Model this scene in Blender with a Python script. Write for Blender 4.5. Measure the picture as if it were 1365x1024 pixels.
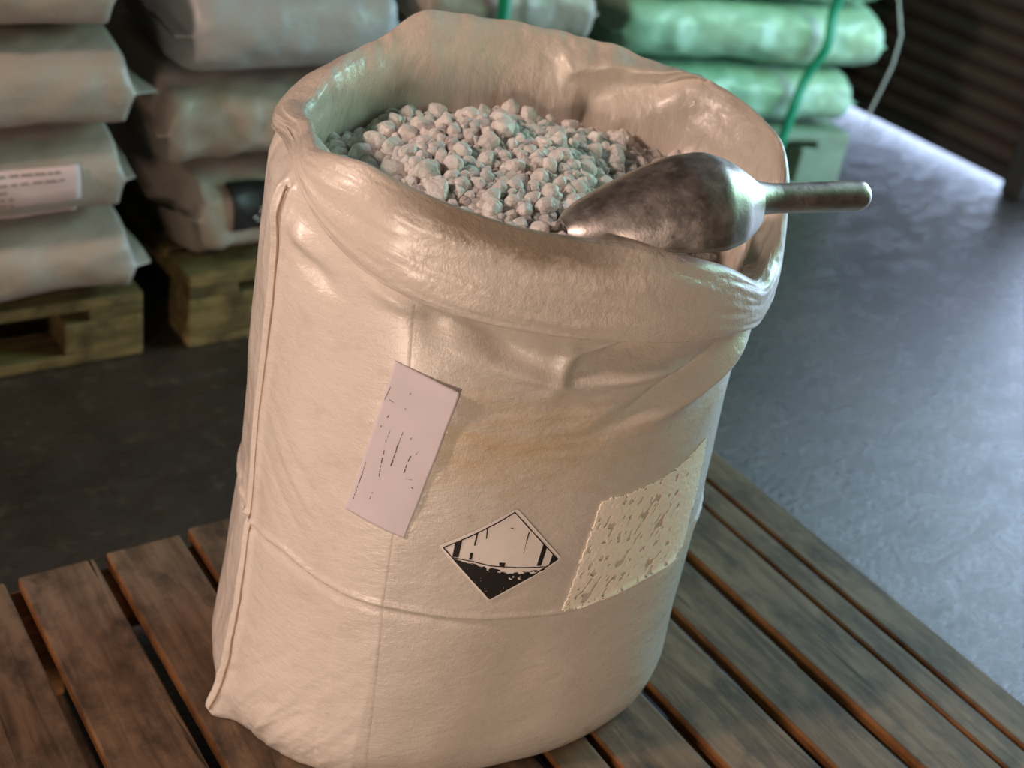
import bpy, bmesh, math, random
import numpy as np
from mathutils import Vector, Matrix

for o in list(bpy.data.objects): bpy.data.objects.remove(o, do_unlink=True)
SC = bpy.context.scene; COL = SC.collection
random.seed(7); RNG = np.random.default_rng(11)

# ------------------------------------------------------------------ camera
PITCH, ROLL, HEAD, FPX = .53777, .17078, .67453, 1711.2
CAMPOS = Vector((0, 0, 1.30))
_f = Vector((math.sin(HEAD)*math.cos(PITCH), math.cos(HEAD)*math.cos(PITCH), -math.sin(PITCH)))
_r0 = Vector((math.cos(HEAD), -math.sin(HEAD), 0)); _u0 = _r0.cross(_f)
_r = _r0*math.cos(ROLL)+_u0*math.sin(ROLL); _u = _u0*math.cos(ROLL)-_r0*math.sin(ROLL)
cam = bpy.data.cameras.new('camera'); camo = bpy.data.objects.new('camera', cam); COL.objects.link(camo)
camo.matrix_world = Matrix(((_r.x, _u.x, -_f.x, CAMPOS.x), (_r.y, _u.y, -_f.y, CAMPOS.y), (_r.z, _u.z, -_f.z, CAMPOS.z), (0, 0, 0, 1)))
cam.sensor_fit = 'HORIZONTAL'; cam.sensor_width = 36; cam.lens = FPX*36/1365
cam.dof.use_dof = True; cam.dof.focus_distance = 1.32; cam.dof.aperture_fstop = 3.6
SC.camera = camo

# ------------------------------------------------------------------ world, lamps, exposure
w = bpy.data.worlds.new('daylight'); SC.world = w; w.use_nodes = True
w.node_tree.nodes['Background'].inputs[0].default_value = (.56, .70, 1, 1)
w.node_tree.nodes['Background'].inputs[1].default_value = 9.2

def area(name, loc, target, sx, sy, power, col):
    l = bpy.data.lights.new(name, 'AREA'); l.shape = 'RECTANGLE'; l.size = sx; l.size_y = sy
    l.energy = power; l.color = col
    o = bpy.data.objects.new(name, l); COL.objects.link(o); o.location = loc
    o.rotation_euler = (Vector(target)-Vector(loc)).to_track_quat('-Z', 'Y').to_euler()
    return o
area('warm_wall_lamp', (-1.95, 1.45, 2.26), (.75, 1.0, .5), .30, .30, 72, (1, .715, .60))
area('warm_work_lamp', (-1.25, -1.05, .90), (.8, 1.0, .5), .36, .36, 43, (1, .755, .60))
area('green_daylight_panel', (3.2, .85, 1.55), (1.4, 1.5, .4), .9, .7, 27, (.40, 1, .52))
portal = area('door_portal', (3.62, 1.325, 1.2), (0, 1.325, 1.2), 1.55, 2.4, 1, (1, 1, 1))
portal.data.cycles.is_portal = True

SC.view_settings.view_transform = 'Standard'; SC.view_settings.look = 'None'
SC.view_settings.exposure = -0.2; SC.view_settings.gamma = 1; SC.view_settings.use_curve_mapping = False

# ------------------------------------------------------------------ helpers
def smooth_noise(x, y, seed=0):
    """value noise with smooth interpolation, about -1..1"""
    xi = np.floor(x).astype(np.int64); yi = np.floor(y).astype(np.int64)
    fx = x-xi; fy = y-yi; fx = fx*fx*(3-2*fx); fy = fy*fy*(3-2*fy)
    def hsh(a, b):
        n = (a*374761393+b*668265263+seed*974634777) & 0xffffffff
        n = ((n ^ (n >> 13))*1274126177) & 0xffffffff
        return ((n ^ (n >> 16)) & 0xffff)/32767.5-1
    return (hsh(xi, yi)*(1-fx)+hsh(xi+1, yi)*fx)*(1-fy)+(hsh(xi, yi+1)*(1-fx)+hsh(xi+1, yi+1)*fx)*fy
def fbm(x, y, seed=0, oct=4):
    v = 0; a = 1; t = 0
    for i in range(oct):
        v = v+a*smooth_noise(x*2**i, y*2**i, seed+i); t += a; a *= .5
    return v/t

def link(name, me, mat=None, parent=None, smooth=True):
    o = bpy.data.objects.new(name, me); COL.objects.link(o)
    for m in (mat if isinstance(mat, (list, tuple)) else [mat]):
        if m: me.materials.append(m)
    if parent: o.parent = parent
    if smooth and len(me.polygons): me.polygons.foreach_set('use_smooth', [True]*len(me.polygons))
    return o
def pymesh(name, V, F):
    me = bpy.data.meshes.new(name); me.from_pydata([tuple(map(float, v)) for v in V], [], F); me.update(); return me
def grid_mesh(name, P, wrap=False, uv=None, vscale=1.0):
    """P: rows x cols x 3"""
    R_, C_ = P.shape[:2]; idx = np.arange(R_*C_).reshape(R_, C_)
    if wrap: idx = np.concatenate([idx, idx[:, :1]], 1)
    q = np.stack([idx[:-1, :-1], idx[:-1, 1:], idx[1:, 1:], idx[1:, :-1]], -1).reshape(-1, 4)
    me = pymesh(name, P.reshape(-1, 3), q.tolist())
    if uv is not None:
        a = me.attributes.new('girth', 'FLOAT_VECTOR', 'POINT')
        f = uv.reshape(-1, 2); a.data.foreach_set('vector', np.concatenate([f, np.zeros((R_*C_, 1))], 1).ravel())
        a = me.attributes.new('wrap', 'FLOAT_VECTOR', 'POINT'); g = f[:, 0]*2*np.pi/GIRTH   # the same, closed round the girth
        a.data.foreach_set('vector', np.stack([.25*np.cos(g), .25*np.sin(g), f[:, 1]*vscale], 1).ravel())
    return me
def tag(o, label, cat, group=None, kind=None):
    o['label'] = label; o['category'] = cat
    if group: o['group'] = group
    if kind: o['kind'] = kind
    return o
def structure(o, label=None):
    o['kind'] = 'structure'
    if label: o['label'] = label
    return o
def empty(name, loc=(0, 0, 0), rz=0):
    o = bpy.data.objects.new(name, None); COL.objects.link(o); o.location = loc; o.rotation_euler = (0, 0, rz)
    o.empty_display_size = .05; return o
def box_bm(bm, x0, x1, y0, y1, z0, z1, bev=0):
    r = bmesh.ops.create_cube(bm, size=1); vs = r['verts']
    for v in vs: v.co = Vector(((x0+x1)/2+v.co.x*(x1-x0), (y0+y1)/2+v.co.y*(y1-y0), (z0+z1)/2+v.co.z*(z1-z0)))
    if bev:
        bmesh.ops.bevel(bm, geom=list({e for v in vs for e in v.link_edges}), offset=bev, segments=2, affect='EDGES', profile=.5)
def box(name, x0, x1, y0, y1, z0, z1, mat, parent=None, bev=.003):
    bm = bmesh.new(); box_bm(bm, x0, x1, y0, y1, z0, z1, bev)
    me = bpy.data.meshes.new(name); bm.to_mesh(me); bm.free()
    return link(name, me, mat, parent, smooth=False)
def tube_mesh(name, pts, rad, n=10, caps=True, flat=1.0, side=None):
    """sweep an n-gon along pts; flat squashes it in the direction away from `side`"""
    pts = [Vector(p) for p in pts]; V = []; F = []
    for i, p in enumerate(pts):
        t = (pts[min(i+1, len(pts)-1)]-pts[max(i-1, 0)]).normalized()
        a = Vector(side) if side else (Vector((0, 0, 1)) if abs(t.z) < .9 else Vector((1, 0, 0)))
        b = t.cross(a).normalized(); a = b.cross(t).normalized()
        r = rad[i] if isinstance(rad, (list, tuple)) else rad
        for k in range(n):
            c, s = math.cos(2*math.pi*k/n), math.sin(2*math.pi*k/n)
            V.append(p+a*(c*r)+b*(s*r*flat))
    for i in range(len(pts)-1):
        for k in range(n): F.append((i*n+k, i*n+(k+1) % n, (i+1)*n+(k+1) % n, (i+1)*n+k))
    if caps: F += [tuple(range(n-1, -1, -1)), tuple(range((len(pts)-1)*n, len(pts)*n))]
    return pymesh(name, V, F)

# ------------------------------------------------------------------ materials
class N:
    def __init__(s, name):
        s.m = bpy.data.materials.new(name); s.m.use_nodes = True; s.t = s.m.node_tree; s.b = s.t.nodes['Principled BSDF']
    def n(s, typ, **kw):
        x = s.t.nodes.new(typ)
        for k, v in kw.items():
            if k in x.inputs: x.inputs[k].default_value = v
            else: setattr(x, k, v)
        return x
    def l(s, a, b): s.t.links.new(a, b)
    def set(s, **kw):
        for k, v in kw.items(): s.b.inputs[k.replace('_', ' ')].default_value = v
    def coord(s, scale=(1, 1, 1), kind='Object', attr=None, rnd=False):
        if attr: src = s.n('ShaderNodeAttribute', attribute_name=attr).outputs['Vector']
        else: src = s.n('ShaderNodeTexCoord').outputs[kind]
        mp = s.n('ShaderNodeMapping'); mp.inputs['Scale'].default_value = scale; s.l(src, mp.inputs['Vector'])
        if rnd:
            oi = s.n('ShaderNodeObjectInfo'); mu = s.n('ShaderNodeMath', operation='MULTIPLY'); mu.inputs[1].default_value = 37
            s.l(oi.outputs['Random'], mu.inputs[0]); cx = s.n('ShaderNodeCombineXYZ')
            for i in range(3): s.l(mu.outputs[0], cx.inputs[i])
            s.l(cx.outputs[0], mp.inputs['Location'])
        return mp.outputs[0]
    def noise(s, vec, scale, detail=5, rough=.55, dist=0):
        x = s.n('ShaderNodeTexNoise'); x.inputs['Scale'].default_value = scale; x.inputs['Detail'].default_value = detail
        x.inputs['Roughness'].default_value = rough; x.inputs['Distortion'].default_value = dist
        s.l(vec, x.inputs['Vector']); return x.outputs['Fac']
    def ramp(s, fac, stops):
        x = s.n('ShaderNodeValToRGB'); e = x.color_ramp.elements
        while len(e) < len(stops): e.new(.5)
        for k, (p, c) in enumerate(stops):
            e[k].position = p; e[k].color = (*c, 1) if not isinstance(c, (int, float)) else (c, c, c, 1)
        s.l(fac, x.inputs[0]); return x.outputs[0]
    def mix(s, fac, a, b, mode='MIX'):
        x = s.n('ShaderNodeMix', data_type='RGBA', blend_type=mode)
        for v, i in ((fac, 0), (a, 6), (b, 7)):
            if hasattr(v, 'is_output'): s.l(v, x.inputs[i])
            else: x.inputs[i].default_value = v if i == 0 else (*v, 1)
        return x.outputs[2]
    def bump(s, fac, strength, dist, prev=None):
        x = s.n('ShaderNodeBump'); x.inputs['Strength'].default_value = strength; x.inputs['Distance'].default_value = dist
        s.l(fac, x.inputs['Height'])
        if prev: s.l(prev, x.inputs['Normal'])
        return x.outputs[0]
    def out(s, col=None, rough=None, normal=None):
        if col is not None: s.l(col, s.b.inputs['Base Color'])
        if rough is not None: s.l(rough, s.b.inputs['Roughness'])
        if normal is not None: s.l(normal, s.b.inputs['Normal'])
        return s.m

def mat_sack():
    k = N('woven_plastic'); k.set(Specular_IOR_Level=.5)
    uv = k.coord(attr='wrap')
    big = k.noise(uv, 7, 4)
    col = k.mix(big, (.64, .575, .50), (.78, .72, .645))
    dirt = k.ramp(k.noise(k.coord(attr='wrap', scale=(1, 1, 1.6)), 26, 7, .68), [(.52, 0), (.78, .42)])
    col = k.mix(dirt, col, (.46, .37, .28))
    at0 = k.n('ShaderNodeAttribute', attribute_name='girth'); sx = k.n('ShaderNodeSeparateXYZ'); k.l(at0.outputs['Vector'], sx.inputs[0])
    pan = k.ramp(k.n('ShaderNodeMath', operation='ADD').outputs[0], [(.5, 0), (.504, .55)]); ad0 = pan.node.inputs[0].links[0].from_node
    k.l(sx.outputs['X'], ad0.inputs[0]); ad0.inputs[1].default_value = .665
    col = k.mix(pan, col, (.56, .515, .44))
    # yellowed patch in the middle of the front
    mp = k.n('ShaderNodeMapping'); mp.inputs['Location'].default_value = (.045, -.435, 0)
    at = k.n('ShaderNodeAttribute', attribute_name='girth'); k.l(at.outputs['Vector'], mp.inputs['Vector'])
    sc = k.n('ShaderNodeVectorMath', operation='MULTIPLY'); sc.inputs[1].default_value = (3.4, 7.5, 0); k.l(mp.outputs[0], sc.inputs[0])
    ln = k.n('ShaderNodeVectorMath', operation='LENGTH'); k.l(sc.outputs[0], ln.inputs[0])
    wob = k.noise(k.coord(attr='girth', scale=(3, 14, 1)), 5, 5)
    ad = k.n('ShaderNodeMath', operation='ADD'); k.l(ln.outputs['Value'], ad.inputs[0]); k.l(wob, ad.inputs[1])
    st = k.ramp(ad.outputs[0], [(.50, .70), (1.0, 0)])
    col = k.mix(st, col, (.56, .41, .20))
    # fine weave: two crossed sets of tapes
    wv = k.noise(k.coord(attr='wrap', scale=(1, 1, .35)), 620, 2)
    wh = k.noise(k.coord(attr='wrap', scale=(.3, .3, 1)), 620, 2)
    wr = k.noise(k.coord(attr='wrap', scale=(1, 1, 2.4)), 34, 6, .6)
    nb = k.bump(wr, .35, .006); nb = k.bump(k.noise(k.coord(attr='wrap', scale=(.8, .8, 1.3)), 190, 4, .6), .13, .003, nb); nb = k.bump(wv, .26, .0012, nb); nb = k.bump(wh, .26, .0012, nb)
    ro = k.ramp(k.noise(uv, 60, 4), [(.3, .24), (.7, .38)])
    col = k.mix(k.ramp(wh, [(.35, .0), (.75, .16)]), col, (.86, .80, .74))
    k.set(Coat_Weight=.35, Coat_Roughness=.28)
    return k.out(col, ro, nb)
def mat_cuff():
    k = N('folded_woven_plastic'); k.set(Specular_IOR_Level=.55, Coat_Weight=.35, Coat_Roughness=.25)
    uv = k.coord(attr='wrap')
    col = k.mix(k.noise(uv, 9, 5), (.64, .565, .48), (.78, .715, .63))
    at = k.n('ShaderNodeAttribute', attribute_name='girth'); sp = k.n('ShaderNodeSeparateXYZ'); k.l(at.outputs['Vector'], sp.inputs[0])
    # grime rubbed along the crest of the roll (girth.y = 0..1 across the cuff)
    v0 = k.n('ShaderNodeMath', operation='SUBTRACT'); k.l(sp.outputs['Y'], v0.inputs[0]); v0.inputs[1].default_value = .515
    v1 = k.n('ShaderNodeMath', operation='ABSOLUTE'); k.l(v0.outputs[0], v1.inputs[0])
    nz = k.noise(k.coord(attr='girth', scale=(9, 4, 1)), 3, 6, .7)
    v2 = k.n('ShaderNodeMath', operation='MULTIPLY_ADD'); k.l(nz, v2.inputs[0]); v2.inputs[1].default_value = .14; k.l(v1.outputs[0], v2.inputs[2])
    wa = k.n('ShaderNodeAttribute', attribute_name='wrap'); dt = k.n('ShaderNodeVectorMath', operation='DOT_PRODUCT'); k.l(wa.outputs['Vector'], dt.inputs[0])
    ga = -.095*2*math.pi/1.55; dt.inputs[1].default_value = (4*math.cos(ga), 4*math.sin(ga), 0)
    s2 = k.ramp(dt.outputs['Value'], [(.86, 0), (.975, 1)])
    g = k.ramp(v2.outputs[0], [(.115, .9), (.165, 0)])
    mu = k.n('ShaderNodeMath', operation='MULTIPLY'); k.l(g, mu.inputs[0]); k.l(s2, mu.inputs[1])
    col = k.mix(mu.outputs[0], col, (.27, .21, .15))
    wr = k.noise(k.coord(attr='wrap', scale=(1, 1, 1.5)), 30, 6, .62)
    fine = k.noise(k.coord(attr='wrap', scale=(1, 1, 1)), 150, 3)
    nb = k.bump(wr, .45, .007); nb = k.bump(fine, .28, .003, nb); nb = k.bump(k.noise(k.coord(attr='wrap', scale=(1, 1, 1.2)), 560, 2), .28, .0014, nb)
    ro = k.ramp(k.noise(uv, 40, 4), [(.3, .22), (.7, .36)])
    return k.out(col, ro, nb)
def mat_plain(name, col, rough=.5, metal=0, noise=0, nscale=20, bump=0):
    k = N(name); k.set(Roughness=rough, Metallic=metal)
    c = k.coord()
    if noise:
        cc = k.mix(k.noise(c, nscale, 5), tuple(x*(1-noise) for x in col), tuple(min(1, x*(1+noise)) for x in col))
        k.l(cc, k.b.inputs['Base Color'])
    else: k.set(Base_Color=(*col, 1))
    if bump: k.l(k.bump(k.noise(c, nscale*3, 4), .4, bump), k.b.inputs['Normal'])
    return k.m
def mat_wood(name, c0, c1, dark, grain=1.0, axis='y'):
    k = N(name); k.set(Specular_IOR_Level=.25)
    sc = (15, 1.6, 15) if axis == 'y' else (1.6, 15, 15)
    g = k.coord(scale=sc, rnd=True); iso = k.coord(rnd=True)
    gr = k.noise(g, 3.2, 7, .6, .6)
    col = k.ramp(gr, [(.30, c0), (.62, c1)])
    patch = k.ramp(k.noise(k.coord(scale=(1.6, 1, 1) if axis == 'y' else (1, 1.6, 1), rnd=True), 13, 7, .68), [(.46, 0), (.66, .85)])
    col = k.mix(patch, col, dark)
    crack = k.ramp(k.noise(k.coord(scale=(sc[0]*1.6, sc[1]*.8, sc[2]), rnd=True), 2.5, 4, .5, .4), [(.27, 1), (.33, 0)])
    col = k.mix(crack, col, tuple(x*.35 for x in dark))
    oi = k.n('ShaderNodeObjectInfo'); hv = k.n('ShaderNodeHueSaturation'); k.l(col, hv.inputs['Color'])
    mr = k.n('ShaderNodeMapRange'); mr.inputs[3].default_value = .78; mr.inputs[4].default_value = 1.15
    k.l(oi.outputs['Random'], mr.inputs[0]); k.l(mr.outputs[0], hv.inputs['Value'])
    nb = k.bump(gr, .5, .0022)
    k.set(Roughness=.62)
    return k.out(hv.outputs[0], None, nb)
def mat_floor():
    k = N('worn_concrete'); c = k.coord()
    a = k.noise(c, 2.2, 8, .62, .3); b = k.noise(c, 26, 6, .65)
    col = k.ramp(a, [(.3, (.014, .011, .008)), (.7, (.042, .033, .024))])
    col = k.mix(k.ramp(b, [(.55, 0), (.80, .6)]), col, (.12, .10, .07))
    rg = k.ramp(k.noise(k.coord(scale=(1, 1.8, 1)), 9, 8, .68, .5), [(.30, .17), (.68, .40)])
    nb = k.bump(k.noise(k.coord(scale=(1.0, 1.7, 1)), 55, 7, .7, .2), .55, .008)
    k.set(Specular_IOR_Level=.8)
    return k.out(col, rg, nb)
def mat_bag(name, c0, c1, rough=.42):
    k = N(name); c = k.coord(rnd=True)
    col = k.mix(k.noise(c, 5, 5), c0, c1)
    wr = k.noise(k.coord(scale=(1, 1.5, 1.5), rnd=True), 12, 6, .6); fi = k.noise(c, 160, 2)
    nb = k.bump(wr, .5, .012); nb = k.bump(fi, .2, .002, nb)
    k.set(Roughness=rough)
    return k.out(col, None, nb)
def mat_metal():
    k = N('cast_aluminium'); c = k.coord()
    k.set(Metallic=1.0)
    col = k.mix(k.noise(c, 30, 6, .65), (.66, .60, .55), (.86, .81, .77))
    col = k.mix(k.ramp(k.noise(c, 55, 7, .7), [(.56, 0), (.78, .45)]), col, (.34, .29, .25))
    ro = k.ramp(k.noise(c, 45, 6, .65), [(.3, .33), (.7, .55)])
    nb = k.bump(k.noise(c, 300, 3), .16, .0015); nb = k.bump(k.noise(c, 28, 3), .16, .004, nb)
    return k.out(col, ro, nb)
def mat_crystal():
    k = N('translucent_crystal'); k.set(Base_Color=(.995, .90, .85, 1), IOR=1.35, Subsurface_Weight=.6, Subsurface_Scale=.012, Transmission_Weight=.06)
    k.b.inputs['Subsurface Radius'].default_value = (1, .9, .85)
    nb = k.bump(k.noise(k.coord(rnd=True), 2, 3), .2, .10)
    ro = k.ramp(k.noise(k.coord(rnd=True), 4, 4), [(.35, .22), (.65, .55)])
    return k.out(None, ro, nb)
M = dict(sack=mat_sack(), cuff=mat_cuff(), floor=mat_floor(), metal=mat_metal(), crystal=mat_crystal(),
    strip=None,
    wood_top=mat_wood('weathered_board', (.082, .051, .031), (.20, .133, .085), (.040, .029, .021)),
    wood_side=mat_wood('sawn_board_edge', (.12, .050, .017), (.25, .11, .038), (.06, .027, .01)),
    wood_cross=mat_wood('cross_board', (.16, .075, .028), (.31, .15, .06), (.07, .035, .015), axis='x'),
    wood_old=mat_wood('old_pallet_wood', (.10, .078, .030), (.23, .175, .072), (.05, .036, .016), axis='x'),
    bag=mat_bag('stacked_sack', (.29, .25, .205), (.44, .385, .325)),
    bag_grey=mat_bag('grey_white_sack', (.30, .325, .33), (.43, .45, .45)),
    bag_green_lit=mat_bag('green_lit_sack', (.30, .56, .38), (.52, .74, .56), .30),  # green light falling on this stack, put into the sack colour
    paper_pink=mat_plain('pinkish_paper', (.62, .47, .45), .7, 0, .08, 25),
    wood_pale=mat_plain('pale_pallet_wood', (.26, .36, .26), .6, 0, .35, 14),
    paper=mat_plain('label_paper', (.66, .60, .63), .7, 0, .05, 40),
    white=mat_plain('white_label', (.82, .77, .71), .5, 0, .08, 60),
    faded=mat_plain('grey_ink', (.13, .105, .10), .6, 0, .2, 60),
    ink=mat_plain('black_ink', (.016, .013, .012), .5, 0, .3, 60),
    residue=mat_plain('paper_residue', (.92, .86, .72), .85, 0, .08, 60, .002),
    seam=mat_plain('brown_thread', (.34, .24, .17), .8, 0, .4, 90),
    strap=mat_plain('green_strap', (.01, .30, .15), .4, 0, .2, 30),
    film=mat_plain('pale_film', (.75, .82, .80), .25),
    shutter=mat_plain('dark_shutter', (.075, .055, .048), .45, 0, .45, 6),
    post=mat_plain('door_post', (.05, .05, .055), .4, 0, .2, 10),
    wall=mat_plain('dim_wall', (.10, .085, .07), .85, 0, .2, 3),
    yard=mat_plain('yard_concrete', (.45, .45, .46), .8, 0, .15, 2))

# ------------------------------------------------------------------ the room
def slab(name, *b, mat='wall'): return structure(box(name, *b, M[mat], bev=0))
XL, XR, YN, YF, ZC = -4.0, 3.5, -3.2, 5.2, 4.0
slab('floor', XL, XR+.12, YN, YF, -.1, 0, mat='floor')
slab('ceiling', XL, XR+.12, YN, YF, ZC, ZC+.1)
slab('wall_left', XL-.1, XL, YN, YF, 0, ZC)
slab('wall_front', XL, XR+.12, YN-.1, YN, 0, ZC)
slab('wall_back', XL, XR+.12, YF, YF+.1, 0, ZC)
YP = 2.10                                                    # jamb between shutter and the open doorway
DY0, DZ = .55, 2.4
bm = bmesh.new()
box_bm(bm, XR, XR+.12, YN, DY0, 0, ZC); box_bm(bm, XR, XR+.12, DY0, 4.6, DZ, ZC); box_bm(bm, XR, XR+.12, 4.6, YF, 0, ZC)
me = bpy.data.meshes.new('wall_right'); bm.to_mesh(me); bm.free(); structure(link('wall_right', me, M['wall'], smooth=False))
structure(box('trim_1', XR-.05, XR+.12, YP-.06, YP+.02, 0, DZ, M['post'], bev=.008))
structure(box('trim_2', XR-.01, XR+.10, YP-.13, YP-.075, 0, DZ, M['post'], bev=.008))
slab('ground', XR+.12, XR+14, -14, 16, -.1, -.01, mat='yard')
sh = structure(empty('door_1', (XR, YP, 0)), 'dark ribbed roller shutter with daylight showing under its lower edge')
SLH = .062; nsl = int((DZ-.035)/SLH)
prof = [(0, 0), (-.010, .006), (-.020, .020), (-.022, .031), (-.020, .042), (-.010, .056), (0, SLH)]
V = []
for y in (0.02, 2.5): V += [(x, y, z) for x, z in prof]
V += [(.012, y, z) for y in (.02, 2.5) for z in (0, SLH)]
npf = len(prof)
F = [(i, i+1, npf+i+1, npf+i) for i in range(npf-1)]+[(2*npf, 2*npf+2, 2*npf+3, 2*npf+1), (0, npf, 2*npf+2, 2*npf), (npf-1, 2*npf+1, 2*npf+3, 2*npf-1),
     tuple(range(npf-1, -1, -1))+(2*npf, 2*npf+1), tuple(range(npf, 2*npf))+(2*npf+3, 2*npf+2)]
slm = pymesh('slat', V, F); slm.materials.append(M['shutter'])
bmn = bmesh.new(); bmn.from_mesh(slm); bmesh.ops.recalc_face_normals(bmn, faces=bmn.faces); bmn.to_mesh(slm); bmn.free()
for i in range(nsl):
    o = bpy.data.objects.new('slat', slm); COL.objects.link(o); o.parent = sh; o.location = (0, 0, 0.065+i*SLH)
box('bottom_rail', -.02, .02, .02, 2.5, .026, .065, M['post'], sh)

# --- bag surface: the sack as a function of (s, h): s metres round the girth (0 = middle of the front), h metres up
BC = np.array([.733, .971]); BANG = -.239; PT = .15          # base centre, turn, pallet top
BEX = np.array([math.cos(BANG), math.sin(BANG)]); BEY = np.array([-BEX[1], BEX[0]])
NEXP = 2.3
def _sec(th, a, b):
    c, s = np.cos(th), np.sin(th)
    return a*np.sign(c)*np.abs(c)**(2/NEXP), b*np.sign(s)*np.abs(s)**(2/NEXP)
_tt = np.radians(np.linspace(-270, 90, 7201))
_x, _y = _sec(_tt, .282, .205)
_s = np.concatenate([[0], np.cumsum(np.hypot(np.diff(_x), np.diff(_y)))])
GIRTH = _s[-1]
_s = _s - np.interp(math.radians(-90), _tt, _s)
def s2th(s):
    s = (np.asarray(s, float) + GIRTH/2) % GIRTH - GIRTH/2
    return np.interp(s, _s, _tt)
def th2s(thdeg):
    t = np.radians((np.asarray(thdeg, float)+270) % 360 - 270)
    return np.interp(t, _tt, _s)
def gs(x, w): return np.exp(-(x/w)**2)
def body0(s, h, off=0.0):
    """smooth body, before creases; off = outward offset in the section plane"""
    th = s2th(s); h = np.asarray(h, float); t = h/.56
    sq = 1-.10*np.clip(1-h/.07, 0, 1)**2
    bulge = 4*np.clip(t, 0, 1)*(1-np.clip(t, 0, 1))
    a = (.291*(1-t)+.285*t-.012*bulge)*sq
    b = (.200*(1-t)+.190*t+.020*bulge)*sq
    d = np.degrees(th)
    ear = .020*gs(s+.360, .016)*gs(np.clip(h-.004, 0, 9), .026)+.004*gs(s+.36, .03)*gs(h, .08)+.026*gs(s-.352, .014)*gs(h-.014, .022)
    X, Y = _sec(th, 1, 1)
    px, py = X*a, Y*b
    nx = np.sign(np.cos(th))*abs(np.cos(th))**(2-2/NEXP)/a; ny = np.sign(np.sin(th))*abs(np.sin(th))**(2-2/NEXP)/b
    nl = np.hypot(nx, ny)+1e-9; nx, ny = nx/nl, ny/nl
    px, py = px+nx*(off+ear*.6)+np.sign(px)*ear*.6, py+ny*(off+ear*.6)
    lx, ly = .05*t, .075*t
    wx = BC[0]+(px+lx)*BEX[0]+(py+ly)*BEY[0]; wy = BC[1]+(px+lx)*BEX[1]+(py+ly)*BEY[1]
    return np.stack([wx, wy, PT+h+0*wx], -1)
# --- end bag surface

# ------------------------------------------------------------------ pallets
def board(name, x0, x1, y0, y1, z0, z1, mats, parent, bev=.003):
    """a plank centred on its own origin; mats = (face, edge)"""
    bm = bmesh.new(); box_bm(bm, -(x1-x0)/2, (x1-x0)/2, -(y1-y0)/2, (y1-y0)/2, -(z1-z0)/2, (z1-z0)/2, bev)
    bm.normal_update()
    for f in bm.faces: f.material_index = 0 if abs(f.normal.z) > .7 else 1
    me = bpy.data.meshes.new(name); bm.to_mesh(me); bm.free()
    o = link(name, me, mats, parent, smooth=False); o.location = ((x0+x1)/2, (y0+y1)/2, (z0+z1)/2); return o
P0 = empty('wooden_pallet', (0, 0, 0))
tag(P0, 'wooden pallet of weathered grey brown boards under the open sack', 'pallet')
WT, WS, WC = M['wood_top'], M['wood_side'], M['wood_cross']
tops = [(.196, .299, 1.330), (.317, .415, 1.334), (.432, .534, 1.336), (.549, .648, 1.344), (.664, .760, 1.335), (.776, .832, 1.33),
        (.846, .945, 1.338), (.965, 1.072, 1.336), (1.092, 1.176, 1.34), (1.196, 1.291, 1.334), (1.298, 1.343, 1.332), (1.352, 1.417, 1.336)]
for i, (a, b, ye) in enumerate(tops):
    z1 = PT-(0 if i not in (1, 4, 8) else .0015)
    o = board('top_board', a, b, .12, ye, PT-.022, z1, (WT, WS), P0)
for y in (1.230, .675, .125): board('cross_board', .198, 1.415, y, y+.102, PT-.045, PT-.0225, (WC, WC), P0)
for y in (1.232, .68, .13):
    for x in (.20, .735, 1.27): board('block', x, x+.142, y, y+.098, .0225, PT-.0455, (WC, WC), P0)
for x in (.20, .735, 1.27): board('bottom_board', x, x+.142, .12, 1.336, .0005, .022, (WT, WS), P0)

def pallet(label, x0, y0, L, D, rz=0, H=.15, mat=None, col=None):
    """block pallet, long side L along its own x, origin at the near left corner"""
    w_ = mat or M['wood_old']; p = empty('stack_pallet', (x0, y0, 0), rz)
    tag(p, label, 'pallet', 'pallets under the stacked sacks')
    nb = 6
    for i in range(nb):
        ww = D/nb
        board('top_board', 0, L, i*ww, i*ww+ww*.86, H-.022, H, (w_, w_), p)
    for x in (0, L/2-.05, L-.10): board('cross_board', x, x+.10, 0, D, H-.045, H-.0225, (w_, w_), p)
    for x in (0, L/2-.07, L-.145):
        for y in (0, D/2-.05, D-.10): board('block', x, x+.145, y, y+.10, .0225, H-.0455, (w_, w_), p)
    for y in (0, D/2-.05, D-.10): board('bottom_board', 0, L, y, y+.10, .0005, .022, (w_, w_), p)
    return p
pallet('dark pallet under the far left stack of sacks', -.46, 2.045, 1.20, .80, H=.132)
pallet('yellowish pallet under the middle stack of sacks', .825, 2.035, 1.02, .80)
G_A = math.radians(-15); GU = Vector((math.cos(G_A), math.sin(G_A), 0)); GV = Vector((-GU.y, GU.x, 0)); GF = Vector((2.90, 2.27, 0))
pg = pallet('pallet under the green tinted stack near the shutter', *(GF-GU*.82)[:2], .80, .7, G_A, .17, mat=M['wood_pale'])

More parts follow.
